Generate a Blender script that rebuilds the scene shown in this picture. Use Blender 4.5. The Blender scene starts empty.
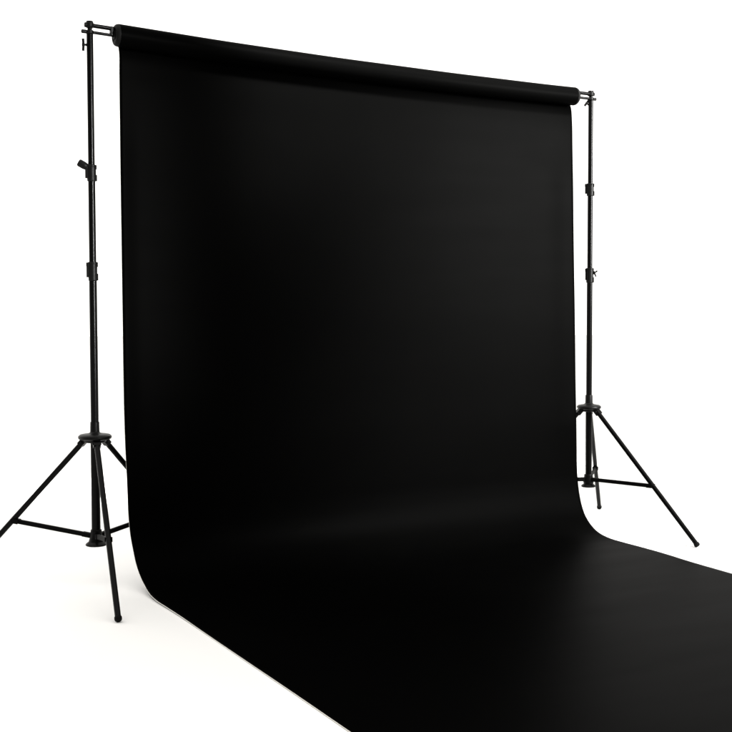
import bpy, bmesh, math, random
from mathutils import Vector, Matrix
random.seed(4)
rad = math.radians
scene = bpy.context.scene
col = scene.collection

# ---------------------------------------------------------------- helpers
def shade(me):
    for p in me.polygons:
        p.use_smooth = True

def obj(name, bm, mats, parent=None, bevel=0.0, sharp=35):
    bmesh.ops.recalc_face_normals(bm, faces=bm.faces)
    me = bpy.data.meshes.new(name)
    bm.to_mesh(me); bm.free()
    o = bpy.data.objects.new(name, me)
    col.objects.link(o)
    for m in (mats if isinstance(mats, (list, tuple)) else [mats]):
        me.materials.append(m)
    shade(me)
    if bevel:
        b = o.modifiers.new('bevel', 'BEVEL'); b.width = bevel; b.segments = 3
        b.limit_method = 'ANGLE'; b.angle_limit = rad(sharp); b.harden_normals = True
    else:
        try:
            me.set_sharp_from_angle(angle=rad(sharp))
        except Exception:
            pass
    if parent is not None:
        o.parent = parent
    return o

def empty(name, loc, label, cat, group=None):
    o = bpy.data.objects.new(name, None); col.objects.link(o)
    o.location = loc; o.empty_display_size = .1
    o['label'] = label; o['category'] = cat
    if group: o['group'] = group
    return o

def frame(d):
    d = Vector(d).normalized()
    up = Vector((0, 0, 1)) if abs(d.z) < .95 else Vector((1, 0, 0))
    a = d.cross(up).normalized()
    return a, a.cross(d).normalized(), d       # side, up-ish, along

def lathe(bm, base, axis, prof, seg=40):
    """prof = [(radius, distance along axis)], closed at both ends."""
    a, b, d = frame(axis); base = Vector(base)
    rings = []
    for r, h in prof:
        if r < 1e-6:
            rings.append([bm.verts.new(base + d*h)])
        else:
            rings.append([bm.verts.new(base + d*h + (a*math.cos(t) + b*math.sin(t))*r)
                          for t in (2*math.pi*k/seg for k in range(seg))])
    for p, q in zip(rings[:-1], rings[1:]):
        n = max(len(p), len(q))
        for k in range(n):
            k2 = (k+1) % n
            if len(p) == 1: bm.faces.new((p[0], q[k], q[k2]))
            elif len(q) == 1: bm.faces.new((p[k], q[0], p[k2]))
            else: bm.faces.new((p[k], q[k], q[k2], p[k2]))
    for rg in (rings[0], rings[-1]):
        if len(rg) > 2: bm.faces.new(rg)

def tube(bm, A, B, r, seg=28, ch=.0015):
    A = Vector(A); B = Vector(B); L = (B-A).length
    lathe(bm, A, B-A, [(r-ch, 0), (r, ch), (r, L-ch), (r-ch, L)], seg)

def box(bm, c, axes, half):
    c = Vector(c); v = []
    for i in (-1, 1):
        for j in (-1, 1):
            for k in (-1, 1):
                v.append(bm.verts.new(c + axes[0]*half[0]*i + axes[1]*half[1]*j + axes[2]*half[2]*k))
    for f in ((0,1,3,2),(4,6,7,5),(0,4,5,1),(2,3,7,6),(0,2,6,4),(1,5,7,3)):
        bm.faces.new([v[i] for i in f])

# ---------------------------------------------------------------- materials
def mat(name):
    m = bpy.data.materials.new(name); m.use_nodes = True
    nt = m.node_tree
    return m, nt, nt.nodes['Principled BSDF']

def noise(nt, scale, detail=4, mapping=None, rough=.55):
    tc = nt.nodes.new('ShaderNodeTexCoord'); n = nt.nodes.new('ShaderNodeTexNoise')
    n.inputs['Scale'].default_value = scale; n.inputs['Detail'].default_value = detail
    n.inputs['Roughness'].default_value = rough
    mp = nt.nodes.new('ShaderNodeMapping')
    if mapping: mp.inputs['Scale'].default_value = mapping
    nt.links.new(tc.outputs['Object'], mp.inputs['Vector'])
    nt.links.new(mp.outputs['Vector'], n.inputs['Vector'])
    return n

def ramp(nt, fac, c0, c1, p0=.3, p1=.7):
    r = nt.nodes.new('ShaderNodeValToRGB')
    r.color_ramp.elements[0].position = p0; r.color_ramp.elements[0].color = c0
    r.color_ramp.elements[1].position = p1; r.color_ramp.elements[1].color = c1
    nt.links.new(fac, r.inputs['Fac']); return r

def bump(nt, bsdf, h, strength, dist):
    b = nt.nodes.new('ShaderNodeBump'); b.inputs['Strength'].default_value = strength
    b.inputs['Distance'].default_value = dist
    nt.links.new(h, b.inputs['Height']); nt.links.new(b.outputs['Normal'], bsdf.inputs['Normal'])
    return b

# black seamless paper: matt, faint fibre and faint cross ripples
PAPER_SPEC, PAPER_ROUGH = .0043, .46
def paper(name, scale_map):
    m, nt, b = mat(name)
    n = noise(nt, 2.2, 5)
    r = ramp(nt, n.outputs['Fac'], (.0006, .0006, .00058, 1), (.00075, .00075, .00072, 1))
    nt.links.new(r.outputs['Color'], b.inputs['Base Color'])
    b.inputs['Specular IOR Level'].default_value = PAPER_SPEC
    b.inputs['Specular Tint'].default_value = (1, .985, .96, 1)
    n2 = noise(nt, 1.0, 3, scale_map)
    r2 = ramp(nt, n2.outputs['Fac'], (PAPER_ROUGH-.012,)*3+(1,), (PAPER_ROUGH+.012,)*3+(1,))
    nt.links.new(r2.outputs['Color'], b.inputs['Roughness'])
    n3 = noise(nt, 900, 2)
    mx = nt.nodes.new('ShaderNodeMath'); mx.operation = 'MULTIPLY_ADD'
    nt.links.new(n3.outputs['Fac'], mx.inputs[0]); mx.inputs[1].default_value = .05
    nt.links.new(n2.outputs['Fac'], mx.inputs[2])
    bump(nt, b, mx.outputs[0], .045, .004)
    return m
M_paper = paper('black_seamless_paper', (1.2, 9, 9))
M_roll = paper('black_rolled_paper', (1.2, 3, 3))

m, nt, b = mat('cut_paper_edge')
n = noise(nt, 40, 3)
r = ramp(nt, n.outputs['Fac'], (.74, .72, .66, 1), (.84, .82, .76, 1))
nt.links.new(r.outputs['Color'], b.inputs['Base Color']); b.inputs['Roughness'].default_value = .8
M_edge = m

def black(name, base, rough, spec, coat=0):
    m, nt, b = mat(name)
    n = noise(nt, 5, 2)
    r = ramp(nt, n.outputs['Fac'], (base*.85, base*.84, base*.8, 1), (base*1.2, base*1.18, base*1.12, 1))
    nt.links.new(r.outputs['Color'], b.inputs['Base Color'])
    r2 = ramp(nt, n.outputs['Fac'], (rough-.01,)*3+(1,), (rough+.012,)*3+(1,))
    nt.links.new(r2.outputs['Color'], b.inputs['Roughness'])
    b.inputs['Specular IOR Level'].default_value = spec
    b.inputs['Coat Weight'].default_value = coat; b.inputs['Coat Roughness'].default_value = .12
    return m
M_metal = black('black_painted_metal', .0013, .26, .075)
M_matt = black('black_matt_paint', .0022, .62, .05)
M_plastic = black('black_plastic', .0025, .42, .10)
M_rubber = black('black_rubber', .003, .65, .08)

m, nt, b = mat('white_studio_floor')
n = noise(nt, .8, 4)
r = ramp(nt, n.outputs['Fac'], (.895, .890, .880, 1), (.910, .906, .898, 1))
nt.links.new(r.outputs['Color'], b.inputs['Base Color'])
b.inputs['Roughness'].default_value = .85; b.inputs['Specular IOR Level'].default_value = .1
M_floor = m

# ---------------------------------------------------------------- floor
bm = bmesh.new()
ring = [bm.verts.new((60*math.cos(2*math.pi*k/128), 60*math.sin(2*math.pi*k/128), 0)) for k in range(128)]
bm.faces.new(ring)
fl = obj('floor', bm, M_floor)
fl['kind'] = 'structure'; fl['label'] = 'seamless bright white studio floor'; fl['category'] = 'floor'

# ---------------------------------------------------------------- paper backdrop: roll + sheet
R_ROLL = .0515
def roll_z(x):                          # the loaded bar hangs a little lower to one side and sags mid-span
    t = (x + 1.332) / 2.653
    return 2.549 - .052*t - .016*(1 - (2*t-1)**2)

bd = empty('paper_roll_screen', (0, 0, 0),
           'wide black seamless paper backdrop hanging from its roll and sweeping out over the white floor', 'paper screen')

bm = bmesh.new()
XL, XR, NX, NS = -1.322, 1.329, 90, 72
rings = []
for i in range(NX+1):
    x = XL + (XR-XL)*i/NX
    rr = R_ROLL + .0005*math.sin(x*3.1+.4) + .0003*math.sin(x*9.7)
    zc = roll_z(x)
    rings.append([bm.verts.new((x, rr*math.cos(2*math.pi*k/NS), zc + rr*math.sin(2*math.pi*k/NS))) for k in range(NS)])
for p, q in zip(rings[:-1], rings[1:]):
    for k in range(NS):
        bm.faces.new((p[k], q[k], q[(k+1) % NS], p[(k+1) % NS]))
bm.faces.new(rings[0]); bm.faces.new(rings[-1])
roll = obj('paper_roll', bm, M_roll, bd)
for x, s in ((XL, -1), (XR, 1)):
    bm = bmesh.new()
    R = R_ROLL
    lathe(bm, (x - s*.002, 0, roll_z(x)), (s, 0, 0),
          [(R-.0004, 0), (R-.0002, .003), (R-.001, .008), (R-.0035, .014), (R-.008, .0185), (R-.014, .021),
           (R-.02, .0205), (R-.022, .017), (.021, .017), (.020, .022), (.012, .024)], 56)
    obj('end_cap', bm, M_rubber, roll)

# sheet: (y, z, left edge x, right edge x) along its length
PROF = [(.030, 2.38, -1.309, 1.3420), (.027, 2.2, -1.310, 1.3440), (.026, 1.9, -1.311, 1.3490), (.024, 1.6, -1.311, 1.3536),
        (.018, 1.3, -1.312, 1.3576), (.012, 1.0, -1.313, 1.3600), (.003, .8, -1.314, 1.3580), (-.010, .64, -1.314, 1.3536),
        (-.022, .5, -1.312, 1.3476), (-.032, .4, -1.312, 1.3426), (-.045, .3, -1.311, 1.3396), (-.063, .23, -1.309, 1.3366),
        (-.090, .17, -1.306, 1.3316), (-.130, .115, -1.3055, 1.3256), (-.185, .07, -1.3045, 1.3226), (-.250, .037, -1.3035, 1.3226),
        (-.330, .019, -1.3085, 1.3300), (-.430, .011, -1.311, 1.3420), (-.55, .0085, -1.308, 1.3460), (-.70, .0072, -1.305, 1.3420),
        (-1.0, .0050, -1.306, 1.3166), (-1.4, .0050, -1.309, 1.2900), (-1.8, .0050, -1.311, 1.2750), (-2.25, .0050, -1.316, 1.2650),
        (-2.9, .0050, -1.322, 1.2600), (-3.6, .0050, -1.322, 1.2600)]
def catmull(P, n=7):
    out = []
    for i in range(len(P)-1):
        p0 = P[max(i-1, 0)]; p1 = P[i]; p2 = P[i+1]; p3 = P[min(i+2, len(P)-1)]
        # centripetal-ish tangents limited by chord lengths
        d1 = math.dist(p1, p2); d0 = math.dist(p0, p1) or d1; d2 = math.dist(p2, p3) or d1
        m1 = [((b-a)/d0*d1 + (c-b)/d1*d0)/(d0+d1)*d1 for a, b, c in zip(p0, p1, p2)]
        m2 = [((c-b)/d1*d2 + (d-c)/d2*d1)/(d1+d2)*d1 for b, c, d in zip(p1, p2, p3)]
        if i == 0: m1 = [c-b for b, c in zip(p1, p2)]
        if i == len(P)-2: m2 = [c-b for b, c in zip(p1, p2)]
        for k in range(n):
            t = k/n; a = 2*t**3-3*t**2+1; bb = t**3-2*t**2+t; c = -2*t**3+3*t**2; d = t**3-t**2
            out.append(tuple(a*u + bb*v + c*w + d*q for u, v, w, q in zip(p1, m1, p2, m2)))
    out.append(P[-1]); return out
A1_, A2_ = rad(16), rad(38.5)      # the two edges curl a little towards the room
bm = bmesh.new(); NC = 96
cols = []
for i in range(NC+1):
    u = i/NC
    u = .5 - .5*math.cos(math.pi*u) if False else u
    # denser towards the two edges, where the paper curls
    u = u + .07*math.sin(2*math.pi*u)*-1
    def xx(p): return p[2] + (p[3]-p[2])*u
    xt = -1.307 + (1.343+1.307)*u
    zc = roll_z(xt)
    P = [(xt, R_ROLL+.001, zc), (xt, R_ROLL-.002, zc-.030), (xt, .037, zc-.066)]
    P += [(xx(p), p[0], p[1]) for p in PROF]
    C = catmull(P)
    vs = []
    w = P[3][0]
    for (x, y, z) in C:
        dl = (x + 1.312); dr = (1.345 - x)
        hang = min(1, max(0, (z - .12)/.5)) * min(1, max(0, (2.45 - z)/.45))
        cl = -hang*.010*math.exp(-(max(dl, 0)/.06)**2); cr = hang*.020*math.exp(-(max(dr, 0)/.14)**2)
        y -= cl + cr; x -= cl*math.tan(A1_) + cr*math.tan(A2_)
        y += hang*(.0035*math.sin(x*2.3+z*1.1) + .0015*math.sin(x*5.3-z*1.7+1))
        lie = min(1, max(0, (-y - .35)/.3))
        if z < .1:
            rp = .5+.5*math.sin(y*5.3 + x*.9) * math.sin(x*2.1 + y*.6 + 1.3)
            z += lie*min(1, max(0, dl)/.35)*(.0010*rp + .00022*(1+math.sin(y*17+x*1.7)))
        vs.append(bm.verts.new((x, y, z)))
    cols.append(vs)
for p, q in zip(cols[:-1], cols[1:]):
    for k in range(len(p)-1):
        bm.faces.new((p[k], p[k+1], q[k+1], q[k]))
sheet = obj('paper_sheet', bm, [M_paper, M_edge], bd, sharp=180)
so = sheet.modifiers.new('thickness', 'SOLIDIFY'); so.thickness = .0038; so.offset = -1; so.material_offset_rim = 1
so.use_even_offset = True

# ---------------------------------------------------------------- crossbar
cb = empty('crossbar', (0, 0, 2.5), 'slim black twin-rod crossbar carrying the paper roll between the two stand tops', 'crossbar')
cb.location = (0, 0, 0)
SX = 1.4535
def line_z(x, zl, zr): return zl + (zr-zl)*(x+SX)/(2*SX)
for zl, zr, r, over in ((2.580, 2.521, .0098, .022), (2.5495, 2.494, .0072, .034)):
    bm = bmesh.new()
    pts = [-SX-over] + [(-SX + 2*SX*k/24) for k in range(25)] + [SX+over]
    prev = None; rings = []
    for x in pts:
        t = (x+SX)/(2*SX); sag = .013*max(0, 1-(2*t-1)**2)
        z = line_z(x, zl, zr) - sag
        rings.append([bm.verts.new((x, r*math.cos(2*math.pi*k/20), z + r*math.sin(2*math.pi*k/20))) for k in range(20)])
    for p, q in zip(rings[:-1], rings[1:]):
        for k in range(20): bm.faces.new((p[k], q[k], q[(k+1) % 20], p[(k+1) % 20]))
    bm.faces.new(rings[0]); bm.faces.new(rings[-1])
    obj('rod', bm, M_metal, cb, bevel=.002)
for x, zu, zl, s in ((-SX, 2.580, 2.5495, -1), (SX, 2.521, 2.494, 1)):
    bm = bmesh.new()      # ring of the upper rod round the stud
    lathe(bm, (x, 0, zu-.0115), (0, 0, 1), [(.016, 0), (.0185, .003), (.0185, .020), (.016, .023)], 36)
    lathe(bm, (x + s*.010, 0, zu), (s, 0, 0), [(.0100, 0), (.0112, .002), (.0112, .012), (.009, .0145)], 24)
    obj('end_clamp', bm, M_plastic, cb)
    bm = bmesh.new()      # saddle of the lower rod
    lathe(bm, (x, 0, zl-.0085), (0, 0, 1), [(.0165, 0), (.018, .002), (.018, .013), (.0165, .015)], 36)
    lathe(bm, (x + s*.016, 0, zl), (s, 0, 0), [(.0082, 0), (.0088, .002), (.0088, .020), (.006, .023)], 24)
    obj('end_clamp', bm, M_plastic, cb)
    # small fork that closes on the core of the roll
    bm = bmesh.new()
    xr = s*1.352
    box(bm, (xr, 0, roll_z(xr) + .014), (Vector((1,0,0)), Vector((0,1,0)), Vector((0,0,1))), (.008, .011, .021))
    obj('core_bracket', bm, M_plastic, cb, bevel=.004)

# ---------------------------------------------------------------- tripod stands
def light_stand(x, S, label):
    st = empty('light_stand', (x, 0, 0), label, 'light stand', 'tripod stands holding up the backdrop')
    zh, zb, H, tk = S['zh'], S['zb'], S['H'], S['tube']
    c1, c2 = S['c1'], S['c2']              # (bottom, top) of the two collars
    def part(name, bm, m=M_metal, bevel=0, parent=None): return obj(name, bm, m, parent or st, bevel)
    bm = bmesh.new(); tube(bm, (0,0,zb+.03), (0,0,zh-.02), .0188*tk, 36); part('lower_tube', bm)
    bm = bmesh.new(); tube(bm, (0,0,zh), (0,0,c2[0]+.02), .0164*tk, 36); part('centre_tube', bm)
    bm = bmesh.new(); tube(bm, (0,0,c2[0]+.01), (0,0,c1[0]+.02), .0150*tk, 36); part('middle_tube', bm)
    bm = bmesh.new(); tube(bm, (0,0,c1[0]+.01), (0,0,S['neck']), .0140*tk, 36); part('upper_tube', bm)
    bm = bmesh.new()
    lathe(bm, (0,0,S['neck']-.004), (0,0,1), [(.0105, 0), (.0105, H-S['neck']-.010), (.0150, H-S['neck']-.009), (.0165, H-S['neck']-.006),
                                         (.0165, H-S['neck']+.001), (.0145, H-S['neck']+.004)], 32)
    part('top_stud', bm)
    # thumb screw below the crossbar
    d = Vector(S['screw_dir']).normalized(); z0 = S['screw']
    bm = bmesh.new()
    lathe(bm, (0,0,z0), d, [(.006, .010), (.006, .019), (.0045, .020), (.0045, .024), (.007, .025), (.007, .036)], 20)
    a, b_, _ = frame(d)
    w = S['wing']
    for s_ in (-1, 1):
        c = Vector((0,0,z0)) + d*.0295 + b_*s_*w*.55
        t = (b_*s_ + d*.08).normalized()
        box(bm, c, (a, t, a.cross(t)), (.0065, w*.5, .0058))
    part('thumb_screw', bm, M_plastic, .002)
    # collars with clamp boss, notched lugs and locking knob
    for (lo, hi), K in ((c1, S['k1']), (c2, S['k2'])):
        h = hi-lo
        bm = bmesh.new()
        lathe(bm, (0,0,lo), (0,0,1), [(.0182, 0), (.0200, .002), (.0206, .012), (.0206, h-.010), (.0222, h-.008), (.0222, h-.002), (.0205, h)], 40)
        bd_ = Vector(K['boss']).normalized(); side = Vector((-bd_.y, bd_.x, 0))
        up = Vector((0,0,1))
        e = K['ext']
        box(bm, Vector((0,0,lo+h*.58)) + bd_*(e*.5+.006), (bd_, side, up), (e*.5-.003, .0115, h*.39))
        box(bm, Vector((0,0,lo+h*.86)) + bd_*(e*.5+.007), (bd_, side, up), (e*.5-.003, .0135, h*.10))
        box(bm, Vector((0,0,lo+h*.20)) - bd_*.012, (bd_, side, up), (.0125, .012, h*.18))
        box(bm, Vector((0,0,lo+h*.86)) - bd_*.011, (bd_, side, up), (.0125, .011, h*.12))
        co = part('collar', bm, M_plastic, .0018)
        kd = Vector(K['knob']).normalized(); kz = lo + h*K['kz']; kl = K['len']; kr = K['r']
        bm = bmesh.new()
        if K['type'] == 'drum':
            lathe(bm, (0,0,kz), kd, [(.010, .012), (.010, .022), (kr*.92, .026), (kr, .030), (kr, kl-.005), (kr*.9, kl-.001), (kr*.7, kl)], 28)
            a, b_, _ = frame(kd)
            for k in range(10):
                t = 2*math.pi*k/10; v = a*math.cos(t)+b_*math.sin(t); t2 = a*-math.sin(t)+b_*math.cos(t)
                box(bm, Vector((0,0,kz)) + kd*(.030+kl)*.5 + v*(kr-.0003), (v, t2, kd), (.0013, .0022, (kl-.030)*.5-.005))
        else:
            lathe(bm, (0,0,kz), kd, [(.008, .012), (.008, .024), (.012, .025), (.011, .030)], 24)
            a, b_, _ = frame(kd)
            c = Vector((0,0,kz)) + kd*.027
            t = (kd + b_*.55).normalized()
            box(bm, c + t*(kl-.027)*.5, (a, t, a.cross(t)), (.012, (kl-.027)*.5, .004))
            t = (kd*.25 - b_).normalized()
            box(bm, c + t*.012, (a, t, a.cross(t)), (.012, .012, .004))
        part('locking_knob', bm, M_plastic, .0018, co)
    # leg hub: sleeve, rounded plate, underside
    R = S['hubr']
    bm = bmesh.new()
    lathe(bm, (0,0,zh), (0,0,1), [(.030, -.030), (.046, -.029), (.050, -.026), (.052, -.018), (R-.010, -.016), (R-.003, -.012), (R, -.005), (R-.002, .002),
                               (R-.010, .008), (R-.022, .0105), (.034, .0125), (.0245, .016), (.0215, .020), (.0205, .062), (.0195, .066)], 56)
    part('leg_hub', bm, M_plastic)
    # bell shaped slider at the foot of the centre tube
    rb = S['bellr']
    bm = bmesh.new()
    lathe(bm, (0,0,zb), (0,0,1), [(rb-.004, 0), (rb, .003), (rb, .007), (rb-.003, .011), (rb-.014, .019), (.031, .032), (.0275, .045), (.0255, .066), (.0255, .072), (.0235, .075)], 48)
    part('base_slider', bm, M_plastic)
    # legs, feet and braces
    for az, r in S['legs']:
        out = Vector((math.sin(rad(az)), -math.cos(rad(az)), 0)); side = Vector((-out.y, out.x, 0))
        A = out*(.050) + Vector((0,0,zh-.018)); B = out*r + Vector((0,0,.0175))
        ax = (B-A).normalized()
        bm = bmesh.new(); tube(bm, A, B, .0128, 28)
        # hinge clevis under the plate
        n2 = side.cross(ax)
        box(bm, A + ax*.014, (ax, side, n2), (.020, .0165, .0135))
        lathe(bm, A + ax*.016 - side*.021, side, [(.005, 0), (.006, .002), (.006, .040), (.005, .042)], 16)
        lg = part('leg', bm, M_metal, .0012)
        bm = bmesh.new()
        lathe(bm, B - ax*.006, ax, [(.0126, 0), (.0150, .0015), (.0158, .005), (.0158, .013), (.0140, .0175), (.009, .0205), (.003, .021)], 28)
        part('rubber_foot', bm, M_rubber, 0, lg)
        # brace from slider to the leg
        Q = A + (B-A)*S['fr']; P = out*.026 + Vector((0,0,zb+.046))
        bx = (Q-P).normalized(); up = side.cross(bx)
        bm = bmesh.new()
        box(bm, (P+Q)*.5, (bx, side, up), ((Q-P).length*.5, .0060, .0105))
        lathe(bm, Q - bx*.004 - side*.0175, side, [(.004, 0), (.0055, .002), (.0055, .033), (.004, .035)], 18)
        for s_ in (-1, 1):
            box(bm, Q - bx*.016 + side*s_*.0150, (bx, side, up), (.019, .0020, .0108))
            box(bm, P + bx*.012 + side*s_*.0083, (bx, side, up), (.030, .0020, .0112))
        part('brace', bm, M_matt, .0028)
    return st

A1 = rad(15.6); IL = (-math.cos(A1), math.sin(A1))        # clamp sides as turned on the stand near the camera
A2 = rad(39.5); IR = (math.cos(A2), -math.sin(A2))
light_stand(-1.4535, dict(
    tube=1.09, H=2.598, neck=2.540, zh=.702, zb=.192, c1=(1.873, 1.948), c2=(1.418, 1.505), hubr=.077, bellr=.049, fr=.585,
    screw=2.491, screw_dir=(IL[0], IL[1], 0), wing=.026,
    k1=dict(boss=(IL[0], IL[1], 0), ext=.026, type='drum', knob=(IL[0]*.87, IL[1]*.87, .50), kz=.70, len=.068, r=.0165),
    k2=dict(boss=(IL[0], IL[1], 0), ext=.026, type='wing', knob=(.35, 1, .1), kz=.55, len=.045, r=.012),
    legs=[(-8.5, .673), (-131, .690), (111.5, .673)]),
    'nearer black tripod light stand with drum knob at the left end of the backdrop')
light_stand(1.4540, dict(
    tube=1.0, H=2.539, neck=2.484, zh=.722, zb=.251, c1=(1.938, 2.010), c2=(1.438, 1.524), hubr=.070, bellr=.042, fr=.585,
    screw=2.452, screw_dir=(-IR[0], -IR[1], .75), wing=.018,
    k1=dict(boss=(-IR[0], -IR[1], 0), ext=.027, type='wing', knob=(.3, 1, .1), kz=.55, len=.045, r=.012),
    k2=dict(boss=(-IR[0], -IR[1], 0), ext=.023, type='wing', knob=(IR[0], IR[1], .15), kz=.62, len=.048, r=.012),
    legs=[(14.3, .712), (135.1, .735), (-105, .712)]),
    'farther black tripod light stand with small pointed wing knob at the right of the backdrop')

# ---------------------------------------------------------------- light
w = bpy.data.worlds.new('World'); scene.world = w; w.use_nodes = True
nt = w.node_tree; bg = nt.nodes['Background']
tc = nt.nodes.new('ShaderNodeTexCoord'); sep = nt.nodes.new('ShaderNodeSeparateXYZ')
nt.links.new(tc.outputs['Generated'], sep.inputs['Vector'])
def step(axis, lo, hi):
    m = nt.nodes.new('ShaderNodeMapRange'); m.interpolation_type = 'SMOOTHSTEP'
    m.inputs['From Min'].default_value = lo; m.inputs['From Max'].default_value = hi
    nt.links.new(sep.outputs[axis], m.inputs['Value']); return m.outputs['Result']
mx = nt.nodes.new('ShaderNodeMath'); mx.operation = 'MAXIMUM'      # bright white behind and overhead, dark room in front
nt.links.new(step('Y', .08, .48), mx.inputs[0]); nt.links.new(step('Z', .45, .85), mx.inputs[1])
WF, WB = .03, 1.86
mr = nt.nodes.new('ShaderNodeMapRange')
mr.inputs['To Min'].default_value = WF; mr.inputs['To Max'].default_value = WB
nt.links.new(mx.outputs[0], mr.inputs['Value'])
bg.inputs['Color'].default_value = (1, .98, .945, 1)
nt.links.new(mr.outputs['Result'], bg.inputs['Strength'])

def area_lamp(name, loc, target, sx, sy, watts, grid, color=(1, 1, .99)):
    """a gridded softbox"""
    l = bpy.data.lights.new(name, 'AREA'); l.shape = 'RECTANGLE'; l.size = sx; l.size_y = sy; l.energy = watts; l.color = color
    l.spread = rad(grid)
    o = bpy.data.objects.new(name, l); col.objects.link(o); o.location = loc
    o.rotation_euler = (Vector(target)-Vector(loc)).to_track_quat('-Z', 'Y').to_euler()
    return o
KEY_W, STRIP_W, EDGE_W, BEND_W = 56, 118, 8, 33
area_lamp('softbox_key', (3.5, -3.8, 2.5), (1.1, 0, 1.7), 1.0, 1.6, KEY_W, 34)
area_lamp('softbox_strip', (1.6, -1.8, 4.65), (1.38, 0, 2.78), 4.2, .9, STRIP_W, 14)
area_lamp('added_bend_light', (2.3, -3.5, 3.3), (.85, -.1, .3), 2.2, 1.8, BEND_W, 18)  # added lamp, put in only to brighten the bend of the sheet
area_lamp('added_edge_light', (.25, -4.4, 2.1), (-1.42, 0, 1.75), .25, 1.8, EDGE_W, 14)  # added strip, there to give the left pole and sheet edge a highlight

# ---------------------------------------------------------------- camera
cam = bpy.data.cameras.new('camera'); co = bpy.data.objects.new('camera', cam); col.objects.link(co)
yaw, pit, rol = rad(28.70036), rad(-2.562878), rad(-.137019)
f = Vector((math.sin(yaw)*math.cos(pit), math.cos(yaw)*math.cos(pit), math.sin(pit)))
r = Vector((math.cos(yaw), -math.sin(yaw), 0)); u = r.cross(f)
r2 = r*math.cos(rol) + u*math.sin(rol); u2 = -r*math.sin(rol) + u*math.cos(rol)
mw = Matrix((r2, u2, -f)).transposed().to_4x4(); mw.translation = (-2.9468, -5.3406, 1.2693)
co.matrix_world = mw
cam.sensor_width = 36; cam.lens = 36*1172.0027/732
cam.shift_y = -.905/732; cam.shift_x = -.057/732
cam.clip_end = 500; cam.clip_start = .05
scene.camera = co

scene.view_settings.view_transform = 'Standard'; scene.view_settings.look = 'None'
scene.view_settings.exposure = 0; scene.view_settings.gamma = 1
scene.cycles.use_denoising = True
scene.cycles.max_bounces = 8
